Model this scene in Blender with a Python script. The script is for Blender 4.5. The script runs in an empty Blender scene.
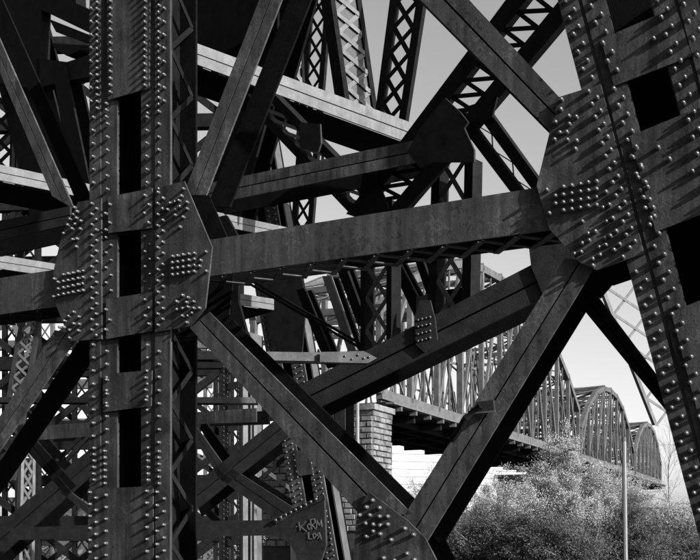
import bpy, bmesh, math, random
from mathutils import Vector as V, Matrix
random.seed(7)
S = bpy.context.scene
COL = S.collection
R = math.radians

# ---------------------------------------------------------------- camera
F, CX, HY, ZC = 1000.0, 350.0, 530.0, 2.2     # focal length in px, centre, horizon row, eye height
cam_d = bpy.data.cameras.new('camera'); cam = bpy.data.objects.new('camera', cam_d); COL.objects.link(cam)
cam.location = (0, 0, ZC); cam.rotation_euler = (R(90), 0, 0)
cam_d.sensor_width = 36.0; cam_d.lens = 36.0 * F / 700.0
cam_d.shift_y = (HY - 280.0) / 700.0
cam_d.clip_start = 0.1; cam_d.clip_end = 6000
S.camera = cam

# ---------------------------------------------------------------- light
SUN = V((0.709, -0.573, 0.411)).normalized()
elev = math.asin(SUN.z); az = math.atan2(SUN.x, SUN.y)
w = bpy.data.worlds.new('World'); S.world = w; w.use_nodes = True
nt = w.node_tree; nt.nodes.clear()
sky = nt.nodes.new('ShaderNodeTexSky'); sky.sky_type = 'NISHITA'; sky.sun_disc = False
sky.sun_elevation = elev; sky.sun_rotation = az; sky.air_density = 1.7; sky.dust_density = 2.0; sky.ozone_density = 1.0
bw = nt.nodes.new('ShaderNodeSeparateColor'); bg = nt.nodes.new('ShaderNodeBackground'); out = nt.nodes.new('ShaderNodeOutputWorld')
bg.inputs[1].default_value = 0.118
nt.links.new(sky.outputs[0], bw.inputs[0]); nt.links.new(bw.outputs[0], bg.inputs[0]); nt.links.new(bg.outputs[0], out.inputs[0])
ld = bpy.data.lights.new('sun', 'SUN'); ld.energy = 5.0; ld.angle = R(0.5); ld.color = (1, 1, 1)
sun = bpy.data.objects.new('sun', ld); COL.objects.link(sun); sun.location = (20, -20, 30)
sun.rotation_euler = SUN.to_track_quat('Z', 'Y').to_euler()
S.view_settings.view_transform = 'Standard'; S.view_settings.look = 'None'
S.view_settings.exposure = 1.0; S.view_settings.gamma = 1.0

# ---------------------------------------------------------------- materials
def mat(name, base, var=0.4, rough=0.55, scale=6.0, bump=0.4, spec=0.5, streak=0.0, fine=60.0, metallic=0.0, pits=0):
    m = bpy.data.materials.new(name); m.use_nodes = True
    n = m.node_tree; b = n.nodes['Principled BSDF']; L = n.links.new
    tc = n.nodes.new('ShaderNodeTexCoord')
    n1 = n.nodes.new('ShaderNodeTexNoise'); n1.inputs['Scale'].default_value = scale; n1.inputs['Detail'].default_value = 8; n1.inputs['Roughness'].default_value = 0.65
    n2 = n.nodes.new('ShaderNodeTexNoise'); n2.inputs['Scale'].default_value = fine; n2.inputs['Detail'].default_value = 4
    mp = n.nodes.new('ShaderNodeMapping'); mp.inputs['Scale'].default_value = (9, 9, 0.7)
    n3 = n.nodes.new('ShaderNodeTexNoise'); n3.inputs['Scale'].default_value = 1.6; n3.inputs['Detail'].default_value = 6
    oi = n.nodes.new('ShaderNodeObjectInfo'); va = n.nodes.new('ShaderNodeVectorMath'); va.operation = 'ADD'
    vs = n.nodes.new('ShaderNodeMath'); vs.operation = 'MULTIPLY'; vs.inputs[1].default_value = 40; L(oi.outputs['Random'], vs.inputs[0])
    L(tc.outputs['Object'], va.inputs[0]); L(vs.outputs[0], va.inputs[1]); TO = va.outputs[0]
    L(TO, n1.inputs[0]); L(TO, n2.inputs[0]); L(TO, mp.inputs[0]); L(mp.outputs[0], n3.inputs[0])
    r1 = n.nodes.new('ShaderNodeMapRange'); r1.inputs[1].default_value = 0.3; r1.inputs[2].default_value = 0.7
    r1.inputs[3].default_value = 1 - var; r1.inputs[4].default_value = 1 + var
    L(n1.outputs[0], r1.inputs[0])
    r2 = n.nodes.new('ShaderNodeMapRange'); r2.inputs[1].default_value = 0.35; r2.inputs[2].default_value = 0.65
    r2.inputs[3].default_value = 1 - var * 0.3; r2.inputs[4].default_value = 1 + var * 0.3
    L(n2.outputs[0], r2.inputs[0])
    r3 = n.nodes.new('ShaderNodeMapRange'); r3.inputs[1].default_value = 0.3; r3.inputs[2].default_value = 0.7
    r3.inputs[3].default_value = 1 - streak; r3.inputs[4].default_value = 1 + streak
    L(n3.outputs[0], r3.inputs[0])
    a = n.nodes.new('ShaderNodeMath'); a.operation = 'MULTIPLY'; L(r1.outputs[0], a.inputs[0]); L(r2.outputs[0], a.inputs[1])
    c = n.nodes.new('ShaderNodeMath'); c.operation = 'MULTIPLY'; L(a.outputs[0], c.inputs[0]); L(r3.outputs[0], c.inputs[1])
    rr_ = n.nodes.new('ShaderNodeMapRange'); rr_.inputs[3].default_value = base * (1 - var * .3); rr_.inputs[4].default_value = base * (1 + var * .3); L(oi.outputs['Random'], rr_.inputs[0])
    d = n.nodes.new('ShaderNodeMath'); d.operation = 'MULTIPLY'; L(c.outputs[0], d.inputs[0]); L(rr_.outputs[0], d.inputs[1]); d.use_clamp = True
    if pits:
        vn = n.nodes.new('ShaderNodeTexNoise'); vn.inputs['Scale'].default_value = pits; vn.inputs['Detail'].default_value = 3; vn.inputs['Roughness'].default_value = .6
        rg = n.nodes.new('ShaderNodeTexNoise'); rg.inputs['Scale'].default_value = 2.3; rg.inputs['Detail'].default_value = 2
        L(TO, vn.inputs[0]); L(TO, rg.inputs[0])
        q1 = n.nodes.new('ShaderNodeMath'); q1.operation = 'ADD'; L(vn.outputs[0], q1.inputs[0]); L(rg.outputs[0], q1.inputs[1])
        q2 = n.nodes.new('ShaderNodeMapRange'); q2.inputs[1].default_value = 1.14; q2.inputs[2].default_value = 1.2; q2.inputs[3].default_value = 1; q2.inputs[4].default_value = .62; L(q1.outputs[0], q2.inputs[0])
        q3 = n.nodes.new('ShaderNodeMapRange'); q3.inputs[1].default_value = .82; q3.inputs[2].default_value = .9; q3.inputs[3].default_value = 1.5; q3.inputs[4].default_value = 1; L(q1.outputs[0], q3.inputs[0])
        q4 = n.nodes.new('ShaderNodeMath'); q4.operation = 'MULTIPLY'; L(q2.outputs[0], q4.inputs[0]); L(q3.outputs[0], q4.inputs[1])
        q5 = n.nodes.new('ShaderNodeMath'); q5.operation = 'MULTIPLY'; q5.use_clamp = True; L(d.outputs[0], q5.inputs[0]); L(q4.outputs[0], q5.inputs[1]); d = q5
        pit_out = q4
    L(d.outputs[0], b.inputs['Base Color'])
    b.inputs['Roughness'].default_value = rough; b.inputs['Specular IOR Level'].default_value = spec; b.inputs['Metallic'].default_value = metallic
    if bump:
        ad = n.nodes.new('ShaderNodeMath'); ad.operation = 'ADD'; L((pit_out if pits else n1).outputs[0], ad.inputs[0]); L(n2.outputs[0], ad.inputs[1])
        bp = n.nodes.new('ShaderNodeBump'); bp.inputs['Strength'].default_value = bump; bp.inputs['Distance'].default_value = 0.006
        L(ad.outputs[0], bp.inputs['Height']); L(bp.outputs[0], b.inputs['Normal'])
    return m

M_PLATE = mat('worn_steel_paint', 0.036, 0.5, 0.6, 4.0, 0.28, 0.2, 0.55, pits=16)
M_FACE = mat('grainy_steel_paint', 0.046, 0.3, 0.6, 5.0, 0.25, 0.2, 0.4, 110, pits=26)
M_SHADE = mat('shade_steel', 0.006, 0.4, 0.8, 5.0, 0.3, 0.02)  # near-black steel: shade of back and inner plates put into the colour
M_DARK = mat('shade_black_steel', 0.009, 0.4, 0.75, 5.0, 0.3, 0.03)  # black tone stands in for shade on the steel behind the near frame
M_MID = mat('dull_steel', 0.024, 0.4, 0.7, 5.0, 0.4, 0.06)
M_PALE = mat('sun_pale_paint', 0.09, 0.35, 0.6, 5.0, 0.3, 0.3, 0.15)  # beams and lacing: same steel, made paler for the sun on them
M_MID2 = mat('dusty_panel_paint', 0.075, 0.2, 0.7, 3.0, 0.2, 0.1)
M_GREY = mat('weathered_grey_steel', 0.075, 0.35, 0.7, 2.0, 0.2, 0.1)
M_RIVET = mat('rivet_paint', 0.07, 0.3, 0.28, 20.0, 0.1, 0.9)
M_STONE = mat('pier_limestone', 0.125, 0.7, 0.85, 1.5, 0.6, 0.2, 0.0, 14)
M_MORTAR = mat('mortar', 0.045, 0.3, 0.9, 3.0, 0.3, 0.1)
M_WALL = mat('pale_cladding', 0.37, 0.12, 0.8, 0.4, 0.0, 0.2)
M_WIN = mat('window_glass', 0.05, 0.2, 0.15, 1.0, 0.0, 0.6)
M_ROOF = mat('roof_sheet', 0.2, 0.2, 0.7, 1.0, 0.0, 0.2)
M_BARK = mat('bark', 0.16, 0.4, 0.9, 8.0, 0.4, 0.1)
M_POLE = mat('pole_metal', 0.14, 0.15, 0.5, 3.0, 0.1, 0.4)
M_GROUND = mat('ground_soil', 0.06, 0.5, 0.95, 0.6, 0.2, 0.1)
M_GRAF = mat('spray_paint', 0.12, 0.2, 0.6, 20.0, 0.0, 0.3)
M_WATER = mat('river_water', 0.05, 0.1, 0.08, 0.3, 0.5, 0.6)

# ---------------------------------------------------------------- projection into real planes
def norm2(x, y):
    l = math.hypot(x, y); return V((x / l, y / l, 0))
NA = norm2(-0.463, -0.886)       # the near frame and everything parallel to it
NB = norm2(-0.69, -0.724)        # skewed frames behind
NE = norm2(0.643, -0.766)        # transverse frames, facing the sun
NC = norm2(-0.05, -1.0)
def pl(n, y0): return (n, n.y * y0)
def off(p, t): return (p[0], p[1] - t)          # t metres further back
A = pl(NA, 8.81)
def P(x, y, p):
    r = V(((x - CX) / F, 1.0, (HY - y) / F)); k = p[1] / p[0].dot(r)
    q = r * k; q.z += ZC; return q

# ---------------------------------------------------------------- mesh helpers
class MB:
    def __init__(s): s.v = []; s.f = []; s.sm = False
    def prism(s, pts, n, th):
        """polygon pts whose front looks along n, th thick backwards"""
        k = len(pts); b = len(s.v)
        # make the winding face n
        nn = V((0, 0, 0))
        for i in range(k): nn += pts[i].cross(pts[(i + 1) % k])
        if nn.dot(n) < 0: pts = list(reversed(pts))
        s.v += [q.copy() for q in pts] + [q - n * th for q in pts]
        s.f.append(tuple(range(b, b + k))); s.f.append(tuple(b + k + k - 1 - i for i in range(k)))
        for i in range(k):
            j = (i + 1) % k; s.f.append((b + j, b + i, b + k + i, b + k + j))
        return s
    def bar(s, p, q, n, w, th):
        a = (q - p).normalized(); side = a.cross(n).normalized() * (w / 2)
        return s.prism([p + side, q + side, q - side, p - side], n, th)
    def box(s, c, h):
        b = len(s.v)
        for dx in (-1, 1):
            for dy in (-1, 1):
                for dz in (-1, 1): s.v.append(V((c[0] + dx * h[0], c[1] + dy * h[1], c[2] + dz * h[2])))
        for q in ((0, 1, 3, 2), (4, 6, 7, 5), (0, 4, 5, 1), (2, 3, 7, 6), (0, 2, 6, 4), (1, 5, 7, 3)): s.f.append(tuple(b + i for i in q))
        return s
    def tube(s, pts, rad, k=8):
        b = len(s.v); n = len(pts)
        rads = rad if isinstance(rad, (list, tuple)) else [rad] * n
        for i, p in enumerate(pts):
            d = (pts[min(i + 1, n - 1)] - pts[max(i - 1, 0)]).normalized()
            u = d.orthogonal().normalized(); vv = d.cross(u)
            for j in range(k):
                a = 2 * math.pi * j / k; s.v.append(p + (u * math.cos(a) + vv * math.sin(a)) * rads[i])
        for i in range(n - 1):
            for j in range(k):
                s.f.append((b + i * k + j, b + i * k + (j + 1) % k, b + (i + 1) * k + (j + 1) % k, b + (i + 1) * k + j))
        s.f.append(tuple(b + j for j in reversed(range(k)))); s.f.append(tuple(b + (n - 1) * k + j for j in range(k)))
        return s
    def dome(s, c, n, r, h, k=10):
        b = len(s.v); u = n.orthogonal().normalized(); vv = n.cross(u)
        prof = ((1.0, -0.05), (1.0, 0.5), (0.86, 0.78), (0.5, 0.96))
        for pr, ph in prof:
            for j in range(k):
                a = 2 * math.pi * j / k; s.v.append(c + (u * math.cos(a) + vv * math.sin(a)) * (r * pr) + n * (h * ph))
        s.v.append(c + n * h)
        for i in range(3):
            for j in range(k): s.f.append((b + i * k + j, b + i * k + (j + 1) % k, b + (i + 1) * k + (j + 1) % k, b + (i + 1) * k + j))
        t = b + 4 * k
        for j in range(k): s.f.append((b + 3 * k + j, b + 3 * k + (j + 1) % k, t))
        s.sm = True
        return s
    def build(s, name, m, parent=None, kind=None, label=None):
        org = wloc(parent) if parent else V((0, 0, 0))
        me = bpy.data.meshes.new(name); me.from_pydata([tuple(q - org) for q in s.v], [], s.f)
        if s.sm: me.polygons.foreach_set('use_smooth', [True] * len(me.polygons))
        me.materials.append(m); me.update()
        o = bpy.data.objects.new(name, me); COL.objects.link(o)
        if parent: o.parent = parent
        if kind: o['kind'] = kind
        if label: o['label'] = label
        return o
def wloc(o):
    l = V((0, 0, 0))
    while o: l += o.location; o = o.parent
    return l
def thing(name, label, cat, loc, group=None):
    o = bpy.data.objects.new(name, None); COL.objects.link(o); o.location = loc
    o.empty_display_size = 0.3
    o['label'] = label; o['category'] = cat
    if group: o['group'] = group
    return o
def tag(o, label, cat, group=None):
    o['label'] = label; o['category'] = cat
    if group: o['group'] = group
    return o
def lerp(a, b, t): return a + (b - a) * t
def QP(q, p): return [P(x, y, p) for x, y in q]

def open_member(name, label, cat, quad, p, depth=0.42, style='double', face=M_FACE, back=M_SHADE, th=0.025, group=None, laces=0, lace_mat=None):
    """quad: px corners a0,a1 (start edge), b1,b0 (end edge): a0-b0 and a1-b1 are the long edges"""
    n = p[0]; a0, a1, b1, b0 = QP(quad, p)
    t = thing(name, label, cat, min((a0, a1, b1, b0), key=lambda v: v.z), group)
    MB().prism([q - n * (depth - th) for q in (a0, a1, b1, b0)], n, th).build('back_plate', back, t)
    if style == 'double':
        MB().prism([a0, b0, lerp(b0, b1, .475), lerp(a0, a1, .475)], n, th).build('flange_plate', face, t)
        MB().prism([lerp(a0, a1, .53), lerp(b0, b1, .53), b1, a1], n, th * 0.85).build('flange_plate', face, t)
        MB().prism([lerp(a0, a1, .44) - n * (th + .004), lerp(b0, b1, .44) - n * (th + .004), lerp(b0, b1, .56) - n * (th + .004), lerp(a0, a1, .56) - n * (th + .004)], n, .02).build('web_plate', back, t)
    else:
        MB().prism([a0, b0, b1, a1], n, th).build('face_plate', face, t)
    if laces:
        # zigzag lacing closing the lower side between face and back plate
        L0, L1 = a1 - n * th, b1 - n * th; K0, K1 = a1 - n * (depth - th), b1 - n * (depth - th)
        dn = (a1 - a0).normalized(); wv = 0.055
        for i in range(laces):
            u0, u1 = i / laces, (i + 1) / laces
            for (s_, e_, o_) in ((lerp(L0, L1, u0), lerp(K0, K1, u1), 0.0), (lerp(K0, K1, u0), lerp(L0, L1, u1), 0.012)):
                MB().bar(s_ + dn * (.012 + o_), e_ + dn * (.012 + o_), dn, wv, .011).build('lacing_bar', lace_mat or M_DARK, t)
    return t

def laced_member(name, label, cat, quad, p, rail=0.24, panels=6, m=M_DARK, lm=None, depth=0.25, th=0.03, lw=0.055, group=None, single=False, lone=True):
    n = p[0]; a0, a1, b1, b0 = QP(quad, p); lm = lm or m
    t = thing(name, label, cat, min((a0, a1, b1, b0), key=lambda v: v.z), group)
    r = rail
    MB().prism([a0, b0, lerp(b0, b1, r), lerp(a0, a1, r)], n, depth).build('side_rail', m, t)
    MB().prism([lerp(a0, a1, 1 - r), lerp(b0, b1, 1 - r), b1, a1], n, depth).build('side_rail', m, t)
    L0, L1, K0, K1 = lerp(a0, a1, r), lerp(b0, b1, r), lerp(a0, a1, 1 - r), lerp(b0, b1, 1 - r)
    jm = MB()
    for i in range(panels):
        u0, u1 = i / panels, (i + 1) / panels
        prs = [(lerp(L0, L1, u0), lerp(K0, K1, u1), 0.004)]
        if not single: prs.append((lerp(K0, K1, u0), lerp(L0, L1, u1), 0.02))
        elif i % 2: prs = [(lerp(K0, K1, u0), lerp(L0, L1, u1), 0.004)]
        for s_, e_, o_ in prs:
            if lone: MB().bar(s_ - n * o_, e_ - n * o_, n, lw, .012).build('lacing_bar', lm, t)
            else: jm.bar(s_ - n * o_, e_ - n * o_, n, lw, .012)
    if not lone: jm.build('lacing', lm, t, kind='stuff')
    return t

def rivets(pts, p, r, h, parent, single=False):
    n = p[0]; mb = MB()
    for x, y in pts:
        c = P(x, y, p)
        if single:
            o = MB(); o.dome(V((0, 0, 0)), n, r, h)
            k = bpy.data.objects.get('rivet')
            if k: ob = bpy.data.objects.new('rivet', k.data); COL.objects.link(ob)
            else:
                me = bpy.data.meshes.new('rivet'); me.from_pydata([tuple(q) for q in o.v], [], o.f)
                me.polygons.foreach_set('use_smooth', [True] * len(me.polygons)); me.materials.append(M_RIVET)
                ob = bpy.data.objects.new('rivet', me); COL.objects.link(ob)
            ob.parent = parent; ob.location = c - wloc(parent)
        else: mb.dome(c + V((0, 0, random.uniform(-.002, .002))), n, r * random.uniform(.92, 1.06), h * random.uniform(.9, 1.08), 9)
    if not single: mb.build('rivets', M_RIVET, parent, kind='stuff')

# ================================================================ SETTING
g = MB(); N_ = 60
for i in range(N_ + 1):
    for j in range(N_ + 1):
        x = -1500 + 3000 * i / N_; y = -500 + 4500 * (j / N_) ** 1.6
        g.v.append(V((x, y, 0)))
for i in range(N_):
    for j in range(N_):
        a = i * (N_ + 1) + j; g.f.append((a, a + N_ + 1, a + N_ + 2, a + 1))
g.build('ground', M_GROUND, kind='structure')

# unseen bank behind the camera and deck overhead, added to block sky light
UA = V((.886, -.463, 0)); hb = MB(); nb = 24
for i in range(nb + 1):
    for j in range(nb + 1):
        d = 6 + 40 * j / nb; e = -45 + 100 * i / nb
        q = NA * d + UA * e
        z = 22 * (1 - math.exp(-((d - 6) / 9.0))) + random.uniform(-.4, .4)
        hb.v.append(V((q.x, q.y, max(z, -.2) - (0.2 if j == 0 else 0))))
for i in range(nb):
    for j in range(nb):
        a_ = i * (nb + 1) + j; hb.f.append((a_, a_ + 1, a_ + nb + 2, a_ + nb + 1))
hb.build('sky_blocker_bank', M_GROUND, kind='structure')
pA = P(350, 300, A); dk = [pA + UA * u_ + NA * n_ for u_, n_ in ((-10, -3), (-10, 9), (0.5, 9), (0.5, -3))]
dk = [V((q.x, q.y, 12.5)) for q in dk]
MB().prism(dk, V((0, 0, 1)), .5).build('sky_blocker_deck', M_DARK, kind='structure')  # added slab out of view, cuts sky light on the near steel
# ================================================================ NEAR FRAME (plane A)
RW = (.0155, .044)
# ---- left column
tcol = thing('steel_column', 'upright riveted steel column on the left with tie plates over dark openings', 'steel column', V((P(130, 560, A).x, P(130, 560, A).y, 0)))
A1, A2, A3 = off(A, -.018), off(A, 0.0), off(A, .03)
Y0, Y1 = -25, 640
def col_strip(x0, x1, p, name, m, th=.02, par=None, y0=Y0, y1=Y1):
    return MB().prism(QP([(x0, y0), (x1, y0), (x1, y1), (x0, y1)], p), p[0], th).build(name, m, par or tcol)
Ab = off(A, .012)
fl = col_strip(89.5, 117, Ab, 'flange_plate', M_PLATE, .034)
fr = col_strip(141, 170, Ab, 'flange_plate', M_PLATE, .034)
col_strip(89.5, 100.5, off(A, .0), 'angle_leg', M_PLATE, .011)
col_strip(155, 170, off(A, .0), 'angle_leg', M_PLATE, .011)
# webs (perpendicular to the frame) and the back of the column
def web(x, p, t0, t1, m, par, name='web_plate', y0=Y0, y1=Y1, th=.015):
    n = p[0]; u = V((0, 0, 1)).cross(n).normalized()     # right along the frame
    a, b = P(x, y0, p) - n * t0, P(x, y1, p) - n * t0
    return MB().prism([a, b, b - n * (t1 - t0), a - n * (t1 - t0)], u, th).build(name, m, par)
web(111, A, .04, .38, M_SHADE, tcol)
web(156, A, .04, .38, M_SHADE, tcol)
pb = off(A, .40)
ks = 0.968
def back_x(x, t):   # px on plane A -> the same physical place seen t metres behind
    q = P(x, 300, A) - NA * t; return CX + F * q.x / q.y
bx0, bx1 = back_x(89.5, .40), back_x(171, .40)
MB().prism(QP([(bx0, Y0), (bx1, Y0), (bx1, Y1), (bx0, Y1)], pb), NA, .03).build('back_plate', M_SHADE, tcol)
# side lacing on the right side of the column
n = NA; u = V((0, 0, 1)).cross(n).normalized()
zt, zb = P(170, -25, A).z, 0
q0 = P(169, 300, A)
nb_ = 22
for i in range(nb_):
    z0 = zb + (zt - zb) * i / nb_; z1 = zb + (zt - zb) * (i + 1) / nb_
    a = V((q0.x, q0.y, z0)) - n * .03; b = V((q0.x, q0.y, z1)) - n * .38
    if i % 2: a.z, b.z = z1, z0
    MB().bar(a, b, u, .05, .012).build('lacing_bar', M_DARK, tcol)
# tie plates
TP = [((107, -25), (150, -25), (149, 88), (108, 100)), ((108, 197), (152, 188), (152, 228), (108, 233)),
      ((106, 299), (152, 292), (152, 331), (106, 339)), ((103, 374), (152, 370), (151, 406), (103, 412)),
      ((88, 489), (153, 486), (153, 640), (88, 640))]
tps = [MB().prism(QP(q, off(A, -.014)), NA, .012).build('tie_plate', M_PLATE, tcol) for q in TP]
# gusset plates
GL = [(78, 202), (101, 198), (101.5, 339), (70, 341), (56, 305), (53, 273), (62, 234)]
GR = [(155, 189), (184, 181), (212, 247), (205, 308), (190, 326), (155, 332)]
Ag = off(A, -.022)
gl = MB().prism(QP(GL, Ag), NA, .02).build('gusset_plate', M_PLATE, tcol)
gr = MB().prism(QP(GR, Ag), NA, .02).build('gusset_plate', M_PLATE, tcol)
Abk = off(A, .385)
for gg in (GL, GR):
    q3 = [v - NA * .395 for v in QP(gg, A)]
    MB().prism(q3, NA, .02).build('back_gusset_plate', M_SHADE, tcol)
def rows(x, k, y0, y1, pitch, ph=0.0, x_at=0.0):
    o = []; y = y0 + ph * pitch
    while y < y1: o.append((x + k * (y - x_at), y)); y += pitch
    return o
rv = []
for yy0, yy1, pt, xs in ((-10, 115, 6.6, (98.5, 160)), (104, 118, 6.6, (107.5, 149)), (118, 196, 13, (94.5, 108.5, 148, 160)), (345, 448, 13, (94.5, 108, 148.5, 160)), (448, 486, 6.4, (95, 106, 149, 160)), (492, 575, 13, (158, 165))):
    for i_, x_ in enumerate(xs): rv += rows(x_ , 0, yy0, yy1, pt, (i_ % 2) * .5)
rv += rows(92.5, 0, -8, 110, 13.2, .3) + rows(165, 0, -8, 110, 13.2, .3)
rivets([q for q in rv if not (486 < q[1] and 88 < q[0] < 153)], off(A, 0.0), *RW, fl)
rivets([q for y in range(-8, 92, 7) for q in ((111.5, y + 3), (146, y - 4))], off(A, -.014), *RW, tps[0])
rivets([(x_, y) for x_ in (107, 111) for y in ((205, 223) if x_ == 111 else (214, 230))] + [(146, 196), (150, 205), (146, 214), (150, 223)], off(A, -.014), *RW, tps[1])
rivets([(107, 310), (111, 320), (107, 330), (146, 300), (150, 308), (146, 316), (150, 324)], off(A, -.014), *RW, tps[2])
rivets([(108, 380), (108, 394), (108, 406), (147, 378), (147, 390), (147, 400)], off(A, -.014), *RW, tps[3])
rivets([(x_, y + d) for y in range(492, 580, 12) for x_, d in ((91, 0), (97, 6), (107, 3), (148, -1))], off(A, -.014), *RW, tps[4])
rivets(rows(107, 0, 238, 298, 15) + rows(112, 0, 238, 298, 15, .5) + rows(146, 0, 234, 292, 15, .2) + rows(151, 0, 234, 292, 15, .7), off(A, .012), .0135, .036, fr)
def z1(l): return [(30 + a / 3.11, 170 + b / 3.11) for a, b in l]
UL = z1([(142, 118), (140, 140), (150, 130), (128, 153), (148, 150), (162, 160), (122, 172), (145, 170), (108, 198), (135, 184), (150, 215), (137, 218), (148, 240), (160, 184)])
GRD = z1([(x_, 350 - (x_ - 92) * .2 + r_ * 20) for x_ in (92, 108, 123, 138, 154, 169) for r_ in range(-1, 3) if not (x_ < 100 and r_ < 0)] + [(80, 340), (78, 395)])
LL = z1([(140, 442), (125, 455), (157, 458), (112, 470), (140, 478), (157, 480), (97, 490), (127, 498), (110, 490), (127, 523), (155, 500)])
rivets(UL + GRD + LL + rows(93, 0, 204, 338, 10.5) + rows(97.6, 0, 204, 338, 10.5, .5), Ag, .0155, .042, gl)
UR = z1([(480, 60), (475, 83), (467, 97), (492, 102), (470, 115), (455, 100), (457, 125), (432, 125), (492, 122), (480, 148), (470, 178), (455, 142), (440, 105)])
GRD2 = z1([(x_, 270 - (x_ - 447) * .15 + r_ * 19) for x_ in (447, 463, 480, 497, 515) for r_ in range(4)] + [(531, 300), (550, 255), (552, 316), (534, 282)])
LR = z1([(478, 390), (495, 397), (490, 412), (512, 410), (478, 432), (495, 427), (460, 410), (460, 435), (512, 430), (508, 445), (478, 455), (495, 455), (492, 475), (530, 430)])
rivets(UR + GRD2 + LR + rows(159, 0, 193, 328, 11) + rows(164, 0, 193, 328, 11, .5), Ag, .0155, .042, gr)

# ---- right leg (battered)
tleg = thing('tower_leg', 'massive leaning riveted steel leg filling the right edge of the view', 'steel leg', V((P(720, 560, A).x, P(720, 560, A).y, 0)))
K = .263
def ox(o, y): return 557.7 + K * y + o
def strip_o(o0, o1, p, name, m, th=.024, y0=-40, y1=640):
    return MB().prism(QP([(ox(o0, y0), y0), (ox(o1, y0), y0), (ox(o1, y1), y1), (ox(o0, y1), y1)], p), NA, th).build(name, m, tleg)
lf = strip_o(0, 48, Ab, 'flange_plate', M_PLATE)
rf = strip_o(92, 140, Ab, 'flange_plate', M_PLATE)
strip_o(0, 20, off(A, 0), 'angle_leg', M_PLATE, .011); strip_o(24, 47, off(A, .001), 'angle_leg', M_PLATE, .010)
strip_o(93, 116, off(A, .001), 'angle_leg', M_PLATE, .010); strip_o(120, 140, off(A, 0), 'angle_leg', M_PLATE, .011)
a, b = QP([(557.7, 0), (ox(140, 0), 0)], A)
q = [P(ox(o, y), y, A) - NA * .55 for o, y in ((0, -40), (140, -40), (140, 640), (0, 640))]
MB().prism(q, NA, .03).build('back_plate', M_SHADE, tleg)
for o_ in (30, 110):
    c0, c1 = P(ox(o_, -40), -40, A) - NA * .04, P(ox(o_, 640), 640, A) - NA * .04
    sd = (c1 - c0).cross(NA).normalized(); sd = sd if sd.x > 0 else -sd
    MB().prism([c0, c1, c1 - NA * .48, c0 - NA * .48], sd, .02).build('web_plate', M_SHADE, tleg)
TL = [[(592, -40), (648, -40), (650, -24), (596, -4)], [(613 - 12, 39), (676, 7), (692, 56), (614, 86)],
      [(641.7 - 12, 136), (698, 108), (730, 203), (655.6, 232)], [(671, 312), (760, 276), (860, 640), (758, 640)]]
tls = [MB().prism(QP(q, off(A, -.014)), NA, .012).build('tie_plate', M_PLATE, tleg) for q in TL]
G2 = [(559, 97), (600.5, 84), (643.8, 253.5), (596.6, 270), (579, 262), (549.5, 229), (536.5, 185.7), (549.5, 132.7)]
g2 = MB().prism(QP(G2, Ag), NA, .022).build('gusset_plate', M_PLATE, tleg)
MB().prism([v - NA * .55 for v in QP(G2, A)], NA, .02).build('back_gusset_plate', M_SHADE, tleg)
RL = (.0175, .05)
def orow(o, y0, y1, pitch, ph=0.): return [(ox(o, y), y) for _, y in rows(0, 0, y0, y1, pitch, ph)]
rivets(orow(7, -15, 84, 17) + orow(14, -15, 84, 17, .5) + orow(7, 272, 590, 17) + orow(15, 272, 590, 17, .5) + orow(32, 245, 590, 17, .1) + orow(40, 245, 590, 17, .6)
       + orow(33, 88, 235, 17, .1) + orow(40, 88, 235, 17, .6) + orow(32, -15, 38, 17, .3) + orow(40, -15, 38, 17, .8), off(A, 0), *RL, lf)
rivets(orow(99, -15, 600, 17) + orow(107, -15, 600, 17, .5) + orow(125, -15, 600, 17, .2) + orow(133, -15, 600, 17, .7), off(A, -.013), *RL, rf)
rivets([(ox(34, 44), 44), (ox(41, 53), 53), (ox(34, 62), 62), (ox(41, 71), 71), (ox(86, 40), 40)], off(A, -.014), *RL, tls[1])
rivets([(ox(40, 148), 148), (ox(34, 158), 158), (ox(40, 168), 168), (ox(34, 178), 178), (ox(41, 188), 188), (ox(34, 198), 198), (ox(41, 208), 208), (ox(36, 219), 219),
        (ox(62, 148), 148), (ox(70, 160), 160), (ox(90, 172), 172)], off(A, -.014), *RL, tls[2])
def z2(l): return [(520 + a / 2.545, 60 + b / 2.545) for a, b in l]
cA = z2([(107, 103), (105, 127), (125, 145), (145, 147), (127, 165), (103, 187), (120, 185), (122, 205), (145, 207), (142, 228), (92, 160), (90, 205)])
cG = z2([(x_, 328 - (x_ - 92) * .17 + r_ * 20) for x_ in (92, 112, 133, 155, 175, 196) for r_ in range(4) if not (x_ == 92 and r_ in (0, 3))] + [(70, 332), (76, 392)])
cL = z2([(193, 438), (175, 443), (177, 460), (160, 468), (157, 490), (140, 495), (218, 455), (220, 472), (203, 478), (205, 497), (187, 525), (187, 507), (160, 412)])
rivets(cA + cG + cL + orow(7, 92, 250, 13) + orow(14, 92, 250, 13, .5) + orow(-2, 190, 258, 13, .2) + orow(-9, 200, 262, 14, .6), Ag, .017, .045, g2)

# ---- strut between the two, its soffit laced
Am = off(A, .012)
strut = open_member('horizontal_strut', 'broad flat-faced horizontal strut running between the two big gusset plates', 'strut',
                    [(196, 242), (196, 278), (556, 229), (556, 184.5)], Am, .42, 'single', M_FACE, M_DARK, .02, laces=11, lace_mat=M_PLATE)
ls = open_member('horizontal_strut', 'short grey strut stub entering the left gusset from the left edge', 'strut',
                 [(-40, 284), (-40, 320), (66, 305), (66, 268)], Am, .42, 'single', M_FACE, M_DARK, .02, laces=4)
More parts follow.
